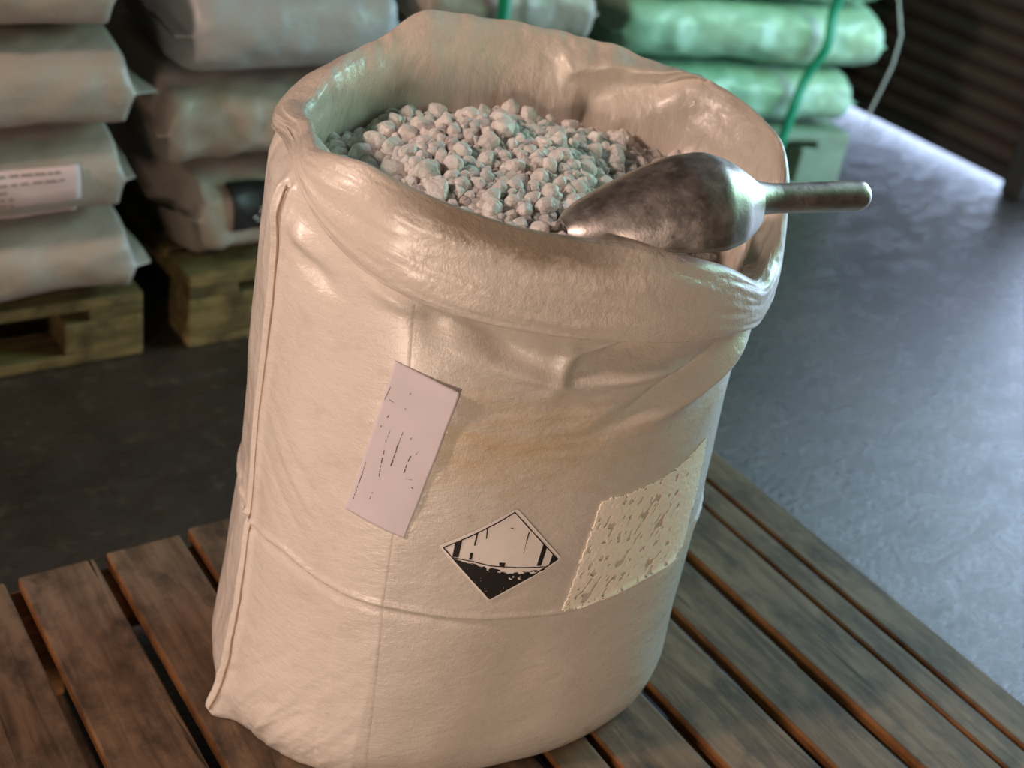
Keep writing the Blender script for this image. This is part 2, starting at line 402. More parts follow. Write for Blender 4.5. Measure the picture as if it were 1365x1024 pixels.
# ------------------------------------------------------------------ stacked sacks
def pillow(seed, L, W, T, flange=.035, n=3.2, wr=.012):
    """a filled sack lying flat: pinched seams at both ends; origin at the middle of its underside"""
    nu, nf = 72, 64
    u = np.linspace(-1, 1, nu); ph = np.linspace(0, 2*np.pi, nf, endpoint=False)
    U, PH = np.meshgrid(u, ph, indexing='ij')
    e = np.clip((1-abs(U))/(.15*.8/L*1.0), 0, 1)              # 0 at the seam, 1 in the belly
    tf = .05+.95*(1-(1-e)**2.2)**.5
    fl = np.clip((1-abs(U))/(flange/(L/2)), 0, 1)
    tf = np.where(fl < 1, .05+.02*fl, tf*1.0)*1.0
    wf = 1-.10*(1-e)**1.5
    c, s = np.cos(PH), np.sin(PH)
    Y = W/2*wf*np.sign(c)*abs(c)**(2/n); Z = T/2*tf*np.sign(s)*abs(s)**(2/(n-.5))
    X = L/2*U
    X = X-.018*np.sign(U)*(1-e)*(smooth_noise(Y*9+seed, U*3, seed)+.4)
    k = fbm(X*7+seed*3.1, (PH*1.3)+seed, seed, 4)*wr*e+fbm(X*22, PH*4+seed, seed+9, 3)*wr*.35
    Y = Y+k*c; Z = Z+k*s*.7+.008*smooth_noise(X*3+seed, Y*4, seed+3)*e
    Z = Z+.014*(1-e)*smooth_noise(Y*8+seed*1.7, U*2, seed+5)
    Z = np.clip(Z, -T/2, T/2)+T/2
    P = np.stack([X, Y, Z], -1)
    me = grid_mesh('sack_cover', P.transpose(1, 0, 2)[::-1].transpose(1, 0, 2), wrap=True)
    return me
def stacked(name, label, loc, rz, seed, L, W, T, mat, group, flange=.035, tilt=0, wr=.012):
    o = link(name, pillow(seed, L, W, T, flange, wr=wr), M[mat])
    o.location = loc; o.rotation_euler = (0, tilt, rz); tag(o, label, 'sack', group); return o
TB = .158
gl, gm, gg = 'sacks of the far left stack', 'sacks of the middle stack', 'sacks of the green tinted stack'
left_lab = ['bottom sack of the far left stack, lying on the dark pallet', 'second sack up of the far left stack, wearing a pinkish paper sheet',
            'third sack up of the far left stack, warm lit on its front', 'topmost visible sack of the far left stack, cut by the frame']
lefts = []
for i in range(4):
    lefts.append(stacked('stacked_sack', left_lab[i], (.335+(.004, -.004, 0, -.02)[i], 2.245+(0, .008, -.005, .012)[i], .133+i*(TB+.002)), (.01, -.012, .006, -.01)[i], 3+i, .82, .50, TB, 'bag', gl))
stacked('stacked_sack', 'crumpled bottom sack of the middle stack with a black label', (1.235, 2.33, .151), .03, 21, .84, .52, .175, 'bag', gm, wr=.03)
stacked('stacked_sack', 'dim second sack of the middle stack with a turned up corner', (1.195, 2.315, .328), -.04, 22, .84, .54, .185, 'bag', gm, wr=.026)
stacked('stacked_sack', 'grey blue third sack of the middle stack with a pointed left corner', (1.03, 2.28, .515), -.03, 23, .44, .52, .19, 'bag_grey', gm, .03)
stacked('stacked_sack', 'sack with a green strap behind the rim of the open sack', (1.49, 2.30, .515), .02, 24, .46, .52, .19, 'bag', gm, .03)
stacked('stacked_sack', 'brownish top sack behind the grey blue one, cut by the frame', (1.02, 2.56, .712), .05, 25, .62, .50, .17, 'bag', gm, .03)
def gpos(u, v, z): return GF+GU*u+GV*v+Vector((0, 0, z))
glab = ['bottom sack of the green tinted stack, partly behind the open sack rim', 'big second sack of the green tinted stack, nearest the shutter',
        'top sack of the green tinted stack, cut by the frame']
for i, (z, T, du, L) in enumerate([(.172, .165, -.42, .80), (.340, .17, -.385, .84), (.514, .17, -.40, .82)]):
    stacked('stacked_sack', glab[i], gpos(du, .25, z), G_A+(.02, -.01, .015)[i], 31+i, L, .50, T, 'bag_green_lit', gg, .025, wr=.018)

# sheets on the stacked sacks (their parts)
def sheet(name, parent, x0, x1, z0, z1, mat, yfun, skew=0, nx=24, nz=16, out=.002):
    """a sheet laid on the front of a stacked sack, by ray casting onto it in its own space"""
    from mathutils.bvhtree import BVHTree
    me0 = parent.data; bvh = BVHTree.FromPolygons([v.co for v in me0.vertices], [p.vertices[:] for p in me0.polygons])
    P = np.zeros((nz, nx, 3))
    for j in range(nz):
        for i in range(nx):
            x = x0+(x1-x0)*i/(nx-1)+skew*(j/(nz-1)); z = z0+(z1-z0)*j/(nz-1)
            h = bvh.ray_cast(Vector((x, -1, z)), Vector((0, 1, 0)))[0]
            y = h.y if h else -parent.dimensions.y/2
            P[j, i] = (x, y-out, z)
    for k in range(3): P[..., 1] = (P[..., 1]+np.roll(P[..., 1], 1, 0)*(np.arange(nz) > 0)[:, None]+P[..., 1]*(np.arange(nz) == 0)[:, None])/2
    P[..., 1] -= .004
    o = link(name, grid_mesh(name, P), mat, parent); md = o.modifiers.new('thick', 'SOLIDIFY'); md.thickness = .0012; return o, P
sh1, SP = sheet('paper_sheet', lefts[1], .02, .288, .030, .122, M['paper_pink'], None)
sh1['label'] = 'pinkish white printed paper sheet'
V = []; F = []
for r in range(5):
    j = 14.0-r*2.1; i = 2.0
    while i < (20 if r < 2 else 13):
        ln = random.uniform(.5, 1.6)
        for (a, b) in ((i, j), (i+ln, j), (i+ln, j-.55), (i, j-.55)):
            a_, b_ = min(int(a), 22), max(min(int(b), 14), 0); fa, fb = a-a_, b-b_
            p = (SP[b_, a_]*(1-fa)+SP[b_, a_+1]*fa)*(1-fb)+(SP[b_+1, a_]*(1-fa)+SP[b_+1, a_+1]*fa)*fb
            V.append((p[0], p[1]-.0022, p[2]))
        F.append(tuple(range(len(V)-4, len(V)))); i += ln+random.uniform(.2, .7)
ME_lines = pymesh('printed_lines', V, F); lo = link('printed_lines', ME_lines, mat_plain('faded_ink', (.22, .18, .17), .7), sh1)
mid_bottom = [o for o in bpy.data.objects if o.name.startswith('stacked_sack') and 'black label' in o.get('label', '')][0]
sh2, SP2 = sheet('black_label', mid_bottom, -.325, -.20, .075, .155, M['ink'], None)
sh2['label'] = 'black square label with worn white print'
V = []; F = []
for k in range(9):
    i = random.uniform(5, 17); j = random.uniform(3, 12); ln = random.uniform(1, 3.5)
    for a, b in ((i, j), (i+ln, j+.7), (i+ln, j+1.2), (i, j+.6)):
        a_, b_ = min(int(a), 22), min(int(b), 14); p = SP2[b_, a_]*(1-(a-a_))+SP2[b_, a_+1]*(a-a_)
        V.append((p[0], p[1]-.004, p[2]))
    F.append(tuple(range(len(V)-4, len(V))))
link('worn_print', pymesh('worn_print', V, F), M['white'], sh2)

# straps round the stacks
def strap(name, label, pts, r=.009, flat=.35, mat='strap', side=None):
    # smooth the polyline
    pts = [Vector(p) for p in pts]; out = []
    for i in range(len(pts)-1):
        p0, p1, p2, p3 = pts[max(i-1, 0)], pts[i], pts[i+1], pts[min(i+2, len(pts)-1)]
        for k in range(8):
            t = k/8; out.append(.5*((2*p1)+(p2-p0)*t+(2*p0-5*p1+4*p2-p3)*t*t+(3*p1-p0-3*p2+p3)*t**3))
    out.append(pts[-1])
    o = link(name, tube_mesh(name, out, r, 8, flat=flat, side=side), M[mat]); tag(o, label, 'strap'); return o
strap('plastic_strap', 'green plastic strap hanging down the green tinted stack', [gpos(-.215, -.012, .70), gpos(-.20, -.030, .60), gpos(-.195, -.012, .515), gpos(-.20, -.032, .43), gpos(-.225, -.014, .34), gpos(-.25, -.03, .26), gpos(-.255, -.024, .175), gpos(-.262, -.022, .10), gpos(-.26, -.022, .02)], side=GU, r=.017)
strap('plastic_strap', 'short length of green strap on the sack behind the rim', [(1.44, 2.028, .72), (1.442, 2.022, .64), (1.444, 2.022, .57), (1.446, 2.04, .53)], r=.016, side=(1, 0, 0))
th = link('loose_thread', tube_mesh('loose_thread', [gpos(.022, .03, .56), gpos(.048, .0, .46), gpos(.045, -.005, .38), gpos(.028, -.01, .31), gpos(.01, -.012, .24), gpos(.02, -.02, .19)], .0022, 6), M['film'])
tag(th, 'pale strand of torn film hanging off the green tinted stack', 'film strand')

# ------------------------------------------------------------------ the open sack
def dist_poly(S, H, pts):
    d = np.full(S.shape, 9.0)
    for (a, b), (c, e) in zip(pts[:-1], pts[1:]):
        L2 = (c-a)**2+(e-b)**2; t = np.clip(((S-a)*(c-a)+(H-b)*(e-b))/L2, 0, 1)
        d = np.minimum(d, np.hypot(S-a-t*(c-a), H-b-t*(e-b)))
    return d
RIDGE = [(-.80, .275), (-.45, .272), (-.355, .268), (-.285, .274), (-.2125, .258), (-.1625, .2525), (-.11, .2475), (-.0525, .2425), (.0375, .2375), (.085, .245), (.14, .25), (.2175, .2545), (.2475, .275), (.32, .285), (.8, .28)]
SEAM = [(-.338, .64), (-.34, .60), (-.345, .52), (-.356, .44), (-.360, .38), (-.355, .27), (-.350, .165), (-.348, .097), (-.357, .012)]
def crease(S, H, pts, w): return np.exp(-(dist_poly(S, H, pts)/w)**2)
def dent(S, H, s0, h0, ws, wh, ang=0):
    c, s = math.cos(ang), math.sin(ang); a = (S-s0)*c+(H-h0)*s; b = -(S-s0)*s+(H-h0)*c
    return np.exp(-(a/ws)**2-(b/wh)**2)
def body_disp(S, H):
    d = .0034*crease(S, H, RIDGE, .0022)-.0016*crease(S, H+.008, RIDGE, .005)
    d += -.0040*crease(S, H, SEAM, .0045)+.0045*crease(S+.008, H, SEAM, .005)+.0035*crease(S-.009, H, SEAM, .005)
    # soft overall unevenness, horizontal drag folds in the middle, slanting ones towards the lower left corner
    d += .0045*fbm(S*7+3, H*7, 1, 3)
    mid = gs(S-.02, .13)*gs(H-.45, .06); d += .0020*fbm(S*6, H*70, 4, 3)*mid
    ll = gs(S+.29, .09)*gs(H-.06, .09); d += .0050*fbm((S+H*.55)*16, (H*.8-S)*60, 6, 3)*ll
    lm = gs(S+.28, .06)*gs(H-.36, .10); d += .0028*fbm((S+H)*18, (H*.9+S*.75)*42, 8, 3)*lm
    gus = gs(S+.41, .045); d += .004*fbm(S*30, H*9, 12, 3)*gus
    # pouches and hollows pressed in below the roll
    p = -.014*dent(S, H, -.085, .540, .050, .016, -.60)+.011*dent(S, H, -.050, .508, .045, .009, -.30)+.006*dent(S, H, -.012, .517, .010, .022, -.3)
    p += -.016*dent(S, H, .060, .527, .050, .010, .22)+.011*dent(S, H, .080, .502, .062, .008, .08)+.009*dent(S, H, .035, .541, .035, .005, .30)
    p += .016*dent(S, H, .195, .487, .085, .012, .38)-.013*dent(S, H, .12, .484, .060, .009, .42)-.006*dent(S, H, .23, .46, .08, .015, .35)
    p += .009*dent(S, H, -.30, .600, .03, .012, -.4)-.007*dent(S, H, -.28, .575, .03, .01, -.4)+.006*dent(S, H, -.19, .572, .035, .008, -.35)-.006*dent(S, H, -.15, .555, .02, .014, -.5)
    d += p+.008*dent(S, H, -.345, .615, .012, .03)-.002*dent(S, H, -.42, .60, .06, .07)-.024*gs(S+.40, .075)*np.clip((H-.632)/.035, 0, 1)**1.5
    return d
def body(S, H, off=0.0): return body0(S, H, body_disp(np.asarray(S, float), np.asarray(H, float))+off)

def wfbm(x, y, fx, seed, oc):
    """fbm that closes round the girth"""
    t = np.clip((np.abs(x)-GIRTH/2+.1)/.1, 0, 1)*.5; return fbm(x*fx, y, seed, oc)*(1-t)+fbm((x-np.sign(x)*GIRTH)*fx, y, seed, oc)*t
NS = 620
ss = np.linspace(-GIRTH/2, GIRTH/2, NS, endpoint=False)
# rolled cuff: crest height and lower edge round the girth (angle -> height)
CR = [(-180, .684), (-176, .680), (-170, .685), (-160, .684), (-150, .691), (-140, .695), (-126, .680), (-106, .658), (-84, .641), (-60, .605), (-43, .570), (-28, .582), (-20, .612), (-13, .655), (-5, .676), (0, .681), (20, .695), (33, .704), (45, .705), (56, .712), (80, .731), (100, .742), (105, .746), (112, .722), (119, .710), (130, .694), (141, .684), (150, .672), (160, .672), (170, .678), (180, .684)]
LO = [(-180, .668), (-164, .662), (-150, .626), (-134, .595), (-118, .574), (-100, .557), (-78, .54), (-52, .527), (-30, .511), (0, .53), (60, .58), (120, .62), (180, .668)]
def periodic(tab, d, sm=6):
    x = np.linspace(-180, 180, 721)[:-1]; y = np.interp(x, *zip(*tab)); k = np.exp(-(np.arange(-40, 41)*.5/sm)**2); k /= k.sum()
    y = np.convolve(np.concatenate([y[-40:], y, y[:40]]), k, 'valid'); return np.interp((d+180) % 360-180, np.append(x, 180), np.append(y, y[0]))
def cat(ctrl, n):
    c = np.array(ctrl, float); c = np.concatenate([c[:1], c, c[-1:]], 0); o = []
    m = len(ctrl)-1
    for t in np.linspace(0, m-1e-6, n):
        i = int(t); f = t-i; p0, p1, p2, p3 = c[i], c[i+1], c[i+2], c[i+3]
        o.append(.5*(2*p1+(p2-p0)*f+(2*p0-5*p1+4*p2-p3)*f*f+(3*p1-p0-3*p2+p3)*f**3))
    return np.array(o)
degs = np.degrees(s2th(ss)); degs = (degs+180) % 360-180
hr = periodic(CR, degs, 3); hb = periodic(LO, degs, 7)
crf = np.interp(degs, [-180, -160, -130, -60, -35, 0, 90, 140, 180], [.45, .68, 1, 1, .8, .9, .9, .9, .45])
# small ups and downs of the crest on the far side (puckers)
far = np.clip(np.sin(np.radians(degs)), 0, 1)
hr = hr+.0045*far*wfbm(ss, 0*ss, 30, 40, 2)
hr = hr+.009*gs(degs-141, 20)
D = hr-hb
hh = np.concatenate([np.linspace(0, .07, 26)[:-1], np.linspace(.07, .66, 250)])
S, H = np.meshgrid(ss, hh)
top = hb+(.38-.22*gs(((degs+360) % 360)-185, 30))*D; H = np.where(H > .4, .4+(H-.4)*(top[None]-.4)/.26, H)      # the body ends hidden under the roll
sack = empty('open_sack', (*BC, PT))
tag(sack, 'large cream woven sack standing open on the pallet with its top rolled down', 'sack')
def sub(name, me, mat, parent=sack, smooth=True):
    o = link(name, me, mat, parent, smooth)
    o.matrix_parent_inverse = Matrix.Translation((-BC[0], -BC[1], -PT)); return o
Pb = body(S, H)
# underside closes inwards just above the boards
rings = []; uvr = []
for f in (.05, .35, .7, .93):
    q = body0(ss, 0*ss); c = q.mean(0); r = c+(q-c)*f; r[:, 2] = PT+.0015; rings.append(r); uvr.append(np.stack([ss, 0*ss-.05], -1))
Pb[0, :, 2] = PT+.002
Pall = np.concatenate([np.array(rings), Pb], 0); UV = np.concatenate([np.array(uvr), np.stack([S, H], -1)], 0)
sub('sack_body', grid_mesh('sack_body', Pall, True, UV), M['sack'])

NV = 110
ctrl_off = [-.006, -.002, .013, .021, .026, .024, .013, .001, -.010, -.018, -.030, -.045]
def zc(k): return [hb+.35*D, hb+.07*D, hb, hb+.10*D, hb+.42*D, hb+.80*D, hr, hr-.003, hr-.025, hr-.07, np.full_like(hr, .57)*0+np.minimum(.56, hr-.1), np.full_like(hr, .50)][k]
offs = cat([[o] for o in ctrl_off], NV)[:, 0]
zs = cat([zc(k) for k in range(12)], NV)
Sg = np.repeat(ss[None], NV, 0); vv = np.repeat(np.linspace(0, 1, NV)[:, None], NS, 1)
OF = offs[:, None]*crf[None]-.013*gs(((degs+360) % 360)-180, 24)[None]-.024*gs(((degs+360) % 360)-178, 26)[None]*np.clip((vv-.17)/.25, 0, 1)*np.clip((1.1-vv)/.4, 0, 1)
# folds in the cuff: long wrinkles along the roll at the front, twisted corners
outer = gs(vv-.38, .16); inner = np.clip((vv-.62)/.1, 0, 1)
dg = np.repeat(degs[None], NV, 0)
front = gs(dg+90, 60)
OF = OF+outer*(.0040*wfbm(Sg, vv*26, 9, 51, 4)+.0035*front*fbm(Sg*5, vv*34+Sg*7, 55, 3))
OF = OF+inner*(.010*wfbm(Sg, vv*7, 11, 61, 4))*np.clip(1.2-abs(vv-.8)*2, 0, 1)
lc = gs((dg+180+14) % 360-180-0, 9) if False else gs(((dg+360) % 360)-200, 10)
OF = OF+inner*lc*(-.020+.018*fbm(Sg*40, vv*20, 71, 3))+.004*lc*outer
# back left: the roll lies over outwards, its crest well inside the outer edge
bl = gs(dg-141, 22); OF = OF-.026*bl*np.clip((vv-.40)/.14, 0, 1)*np.clip((1.0-vv)/.35, 0, 1)
rc = gs(dg+33, 13)
OF = OF+inner*rc*(.030*fbm(Sg*45, vv*22, 81, 3)-.012)+.006*rc*gs(vv-.55, .08)*fbm(Sg*60, vv*14, 83, 3)
# far side: a drag fold running down from the peak at the back right, puckers hanging from the far crest
TH = lambda d: float(th2s(d))
OF = OF-.016*np.exp(-(dist_poly(Sg/.25, vv, [(TH(33)/.25, .56), (TH(50)/.25, .66), (TH(72)/.25, .74)])/.035)**2)+.012*np.exp(-(dist_poly(Sg/.25, vv, [(TH(33)/.25, .62), (TH(48)/.25, .74), (TH(66)/.25, .82)])/.04)**2)
OF = OF+np.clip((vv-.55)/.05, 0, 1)*gs(vv-.60, .10)*np.repeat(far[None], NV, 0)*.010*np.abs(wfbm(Sg, vv*2, 26, 85, 3))
Hg = zs
Pc = body0(Sg, Hg, OF)
sub('rolled_cuff', grid_mesh('rolled_cuff', Pc, True, np.stack([Sg, vv], -1), .3), M['cuff'])

# side seam thread, reinforcing strip, labels: all wrapped on the body by (s, h)
def on_body(pts, off): a = np.array(pts, float); return body(a[:, 0], a[:, 1], off)
def dense(pts, n):
    p = np.array(pts, float); t = np.linspace(0, len(p)-1, n); return np.stack([np.interp(t, range(len(p)), p[:, 0]), np.interp(t, range(len(p)), p[:, 1])], -1)
sp = dense(SEAM, 160); so = sub('side_seam', tube_mesh('side_seam', on_body(sp, .0034), .0014, 6), M['seam']); so['label'] = 'brown stitched side seam'
a, b = np.meshgrid(np.linspace(0, 1, 26), np.linspace(.004, .572, 240))
sl = np.interp(b, [0, .15, .35, .57], [-.205, -.2075, -.220, -.2175]); sr = np.interp(b, [0, .035, .25, .57], [-.143, -.145, -.165, -.171])
so = sub('overlap_strip', grid_mesh('overlap_strip', body(sl+(sr-sl)*a, b, .0006*np.clip((1-abs(a-.5)*2)/.06, 0, 1)), False, np.stack([sl+(sr-sl)*a, b], -1)), M['sack']); so['label'] = 'lengthwise overlap strip of the same fabric'

def quad_sheet(corners, nx, ny, offf):
    """corners in (s,h): top-left, top-right, bottom-right, bottom-left"""
    A, B = np.meshgrid(np.linspace(0, 1, nx), np.linspace(1, 0, ny))
    tl, tr, br, bl = [np.array(c) for c in corners]
    def at(A, B): return (tl[0]*(1-A)+tr[0]*A)*B+(bl[0]*(1-A)+br[0]*A)*(1-B), (tl[1]*(1-A)+tr[1]*A)*B+(bl[1]*(1-A)+br[1]*A)*(1-B)
    s_, h_ = at(A, B); return body0(s_, h_, body_disp(s_, h_)+offf(A, B)), at
def inpoly(x, y, poly):
    r = np.zeros(x.shape, bool); n = len(poly)
    for i in range(n):
        (x1, y1), (x2, y2) = poly[i], poly[(i+1) % n]
        c = ((y1 > y) != (y2 > y)); xi = (x2-x1)*(y-y1)/((y2-y1)+1e-12)+x1; r ^= c & (x < xi)
    return r
def near(x, y, pts, wd): return dist_poly(x, y, pts) < wd/2
def print_mesh(name, at, mask, nx, ny, offf):
    A, B = np.meshgrid(np.linspace(0, 1, nx+1), np.linspace(1, 0, ny+1)); s_, h_ = at(A, B)
    P = body0(s_, h_, body_disp(s_, h_)+offf(A, B)).reshape(-1, 3)
    Ac, Bc = (A[:-1, :-1]+A[1:, 1:])/2, (B[:-1, :-1]+B[1:, 1:])/2
    m = mask(Ac, Bc); idx = np.arange((nx+1)*(ny+1)).reshape(ny+1, nx+1)
    j, i = np.nonzero(m); q = np.stack([idx[j+1, i], idx[j+1, i+1], idx[j, i+1], idx[j, i]], -1)
    u, inv = np.unique(q, return_inverse=True)
    return pymesh(name, P[u], inv.reshape(-1, 4).tolist())
def bil(A, B, c):
    tl, tr, br, bl = c
    return [(tl[k]*(1-A)+tr[k]*A)*B+(bl[k]*(1-A)+br[k]*A)*(1-B) for k in (0, 1)]

# paper slip, its upper right corner standing off the sack
lift = lambda A, B: .0016+.016*np.clip(A-.25, 0, 1)**1.6*np.clip(B-.25, 0, 1)+.0010*np.sin(B*19+A*3)*A
PC = [(-.185, .515), (-.12, .495), (-.155, .3325), (-.22, .35)]
Pp, at_p = quad_sheet(PC, 30, 60, lift)
po = sub('paper_slip', grid_mesh('paper_slip', Pp), M['paper']); po['label'] = 'white paper slip with faint print, its upper corner lifting'
md = po.modifiers.new('thick', 'SOLIDIFY'); md.thickness = .0004
pz = [(320, 38), (660, 185), (362, 1005), (48, 850)]
marks = [((295, 172), (262, 240), 5, 1), ((163, 575), (122, 700), 5, 1), ((118, 712), (92, 790), 4, .5), ((360, 403), (330, 480), 5, .9), ((330, 480), (295, 588), 10, .75),
         ((290, 400), (268, 460), 5, .7), ((264, 485), (245, 570), 8, .55), ((243, 570), (228, 670), 7, .55), ((194, 740), (180, 795), 8, .5), ((398, 535), (386, 562), 10, .8),
         ((377, 585), (362, 625), 9, .7), ((243, 378), (237, 398), 8, .6), ((290, 315), (277, 330), 9, .7), ((403, 706), (408, 711), 8, 1), ((372, 658), (408, 666), 4, .6),
         ((455, 485), (425, 525), 6, .5), ((290, 240), (325, 262), 4, .5), ((403, 200), (398, 206), 5, 1), ((372, 280), (374, 285), 6, 1), ((405, 430), (399, 442), 5, .6)]
def pm(A, B):
    x, y = bil(A, B, pz); m = np.zeros(A.shape, bool); nz = smooth_noise(x/7, y/9, 5)*.5+.5
    for p, q, wd, dn in marks: m |= near(x, y, [p, q], wd*.72) & (nz < dn+.0)
    return m
sub('printed_marks', print_mesh('printed_marks', at_p, pm, 170, 420, lambda A, B: lift(A, B)+.0006), M['faded'], po, False).matrix_parent_inverse = Matrix.Identity(4)

# hazard diamond: left, top, right, bottom corners
DL, DT, DR, DB = (-.12, .3275), (-.0425, .37), (.020, .3075), (-.0545, .2625)
DC = [DL, DT, DR, DB]; flat1 = lambda A, B: .0013+0*A
Pd, at_d = quad_sheet(DC, 50, 50, flat1)
# rounded corners
def dmask(A, B):
    r = .05; ax = np.clip(abs(A-.5)-(.5-r), 0, 1); bx = np.clip(abs(B-.5)-(.5-r), 0, 1); return np.hypot(ax, bx) < r
do = sub('hazard_diamond', print_mesh('hazard_diamond', at_d, dmask, 110, 110, flat1), M['white']); do['label'] = 'white hazard diamond with black stripes and black lower half'
dz = [(95, 420), (880, 55), (1295, 510), (590, 935)]
blk = [[(262, 375), (335, 335), (290, 512), (232, 508)], [(472, 268), (490, 265), (455, 390), (440, 388)], [(405, 460), (432, 458), (418, 525), (390, 522)], [(573, 220), (587, 215), (567, 325), (557, 320)],
       [(975, 262), (987, 264), (957, 340), (945, 335)], [(1110, 375), (1148, 402), (1085, 570), (1040, 568)], [(1205, 455), (1250, 505), (1220, 535), (1155, 578)], [(680, 542), (740, 542), (730, 578), (680, 572)],
       [(245, 525), (430, 572), (600, 640), (730, 655), (745, 740), (800, 778), (595, 905)]]
speck = [(400, 555), (560, 585), (800, 640), (1135, 597), (800, 778), (700, 760), (560, 680)]
def dm(A, B):
    x, y = bil(A, B, dz); m = np.zeros(A.shape, bool)
    for p in blk: m |= inpoly(x, y, p)
    m &= ~(inpoly(x, y, blk[-1]) & (smooth_noise(x/14, y/14, 4) > .86))
    gx = np.clip((y-560-(x-400)*.06)/150, 0, 1)
    m |= inpoly(x, y, speck) & (fbm(x/38, y/22, 8, 4)*.75+.42 < .25+.75*gx)
    m |= near(x, y, [(150, 430), (855, 92), (1250, 512), (595, 905), (150, 430)], 10)
    m |= near(x, y, [(240, 517), (420, 540), (600, 578), (860, 588), (1150, 580)], 8)
    m |= near(x, y, [(950, 340), (915, 450)], 4) | near(x, y, [(800, 225), (840, 235)], 10) & (smooth_noise(x/9, y/9, 2) > 0)
    return m
sub('printed_emblem', print_mesh('printed_emblem', at_d, dm, 300, 300, lambda A, B: .0019+0*A), M['ink'], do, False).matrix_parent_inverse = Matrix.Identity(4)

# torn remains of an old label: ragged, pitted
RP = [(.035, .2405), (.045, .305), (.058, .366), (.090, .368), (.13, .374), (.17, .383), (.214, .397), (.219, .375), (.221, .34), (.2165, .30), (.2175, .262), (.185, .250), (.15, .247), (.115, .243), (.075, .2415)]
def rmask(A, B):
    s_ = .02+A*.215; h_ = .225+B*.185
    js = s_+.0022*fbm(s_*260, h_*260, 91, 3); jh = h_+.0022*fbm(s_*260+40, h_*260, 93, 3)
    m = inpoly(js, jh, RP)
    pit = fbm((s_-h_*.5)*230, (h_+s_*.15)*110, 95, 2)
    dense_ = np.interp(s_, [.03, .10, .16, .21], [.22, .20, .24, .50])
    edge = dist_poly(s_, h_, RP+RP[:1]) < .004
    return m & ~((pit > dense_+.12) & ~edge) & ~(edge & (fbm(s_*420, h_*420, 97, 2) > .45))
def at_r(A, B): return .02+A*.215, .225+B*.185
ro = sub('label_residue', print_mesh('label_residue', at_r, rmask, 230, 200, lambda A, B: .0016+.0005*fbm(A*60, B*60, 99, 3)), M['residue'], smooth=True)
ro['label'] = 'pitted pale remains of a torn off label'
md = ro.modifiers.new('thick', 'SOLIDIFY'); md.thickness = .0011; md.offset = -1

# ------------------------------------------------------------------ crystals in the sack
TOPC = BC+BEX*.056+BEY*.084                                   # centre of the opening
def lvl(lx, ly):
    """height of the heap above the boards in the sack's own plan axes"""
    return .628+.020*math.exp(-((lx+.02)/.13)**2-((ly-.07)/.10)**2)-.10*max(0, lx-.04)/.2*min(1, max(0, (.07-ly)/.12))-.02*max(0, -ly-.05)/.1-.02*max(0, lx-.05)/.2-.03*max(0, -lx-.12)/.13+.006*math.sin(lx*41)*math.cos(ly*37)
def w2(lx, ly, z): return (TOPC[0]+lx*BEX[0]+ly*BEY[0], TOPC[1]+lx*BEX[1]+ly*BEY[1], PT+z)
def inside(lx, ly, m=0): return (abs(lx)/(.262-m))**2.3+(abs(ly)/(.172-m))**2.3 < 1
def crystal_mesh(seed):
    rg = random.Random(seed); bm = bmesh.new()
    sx, sy, sz = rg.uniform(.85, 1.1), rg.uniform(.8, 1.0), rg.uniform(.72, .95)
    for i in range(15):
        z = 1-2*(i+.5)/15; a = i*2.39996+rg.uniform(-.35, .35); q = math.sqrt(1-z*z); v = Vector((q*math.cos(a), q*math.sin(a), z))
        v = v*(.5*rg.uniform(.68, 1.12)/max(abs(v.x), abs(v.y), abs(v.z))**.45)
        bm.verts.new((v.x*sx, v.y*sy, v.z*sz))
    r = bmesh.ops.convex_hull(bm, input=bm.verts)
    bmesh.ops.delete(bm, geom=[g for g in bm.verts if not g.link_faces], context='VERTS')
    bmesh.ops.bevel(bm, geom=list(bm.edges), offset=.05, segments=1, affect='EDGES', clamp_overlap=True)
    me = bpy.data.meshes.new('crystal_lump'); bm.to_mesh(me); bm.free(); me.materials.append(M['crystal']); return me
CM = [crystal_mesh(100+i) for i in range(14)]
rg = random.Random(5)
spots = []
tries = 0
while len(spots) < 300 and tries < 60000:                      # the lumps one can see, largest first
    tries += 1
    lx, ly = rg.uniform(-.25, .25), rg.uniform(-.17, .17)
    if not inside(lx, ly, .012): continue
    if lx > .05 and ly < -.02-(lx-.03)*.3: continue              # under the scoop
    if lx < -.02 and ly < -.125: continue                      # hidden by the near rim
    d = rg.uniform(.018, .030) if len(spots) < 130 else rg.uniform(.013, .019)
    if any((lx-a)**2+(ly-b)**2 < ((d+e)*.40)**2 for a, b, e in spots): continue
    spots.append((lx, ly, d))
for k, (lx, ly, d) in enumerate(spots):
    o = bpy.data.objects.new('crystal_lump', CM[k % len(CM)]); COL.objects.link(o)
    o.location = w2(lx, ly, lvl(lx, ly)+d*rg.uniform(.0, .28)); o.scale = (d*1.14,)*3
    o.rotation_euler = (rg.uniform(0, 6), rg.uniform(0, 6), rg.uniform(0, 6))
    tag(o, 'translucent white crystal lump in the heap inside the open sack', 'crystal', 'crystal lumps in the open sack')
V = []; F = []
src = [([v.co.copy() for v in m.vertices], [tuple(p.vertices) for p in m.polygons]) for m in CM[:6]]
for k in range(3200):
    lx, ly = rg.uniform(-.262, .262), rg.uniform(-.172, .172)
    if not inside(lx, ly, .004): continue
    d = rg.uniform(.012, .020); vs, fs = src[k % 6]
    R_ = Matrix.Rotation(rg.uniform(0, 6), 3, 'X') @ Matrix.Rotation(rg.uniform(0, 6), 3, 'Z'); c = Vector(w2(lx, ly, lvl(lx, ly)+.003-rg.uniform(0, .010)))
    n0 = len(V); V += [c+(R_ @ v)*d for v in vs]; F += [tuple(i+n0 for i in f) for f in fs]
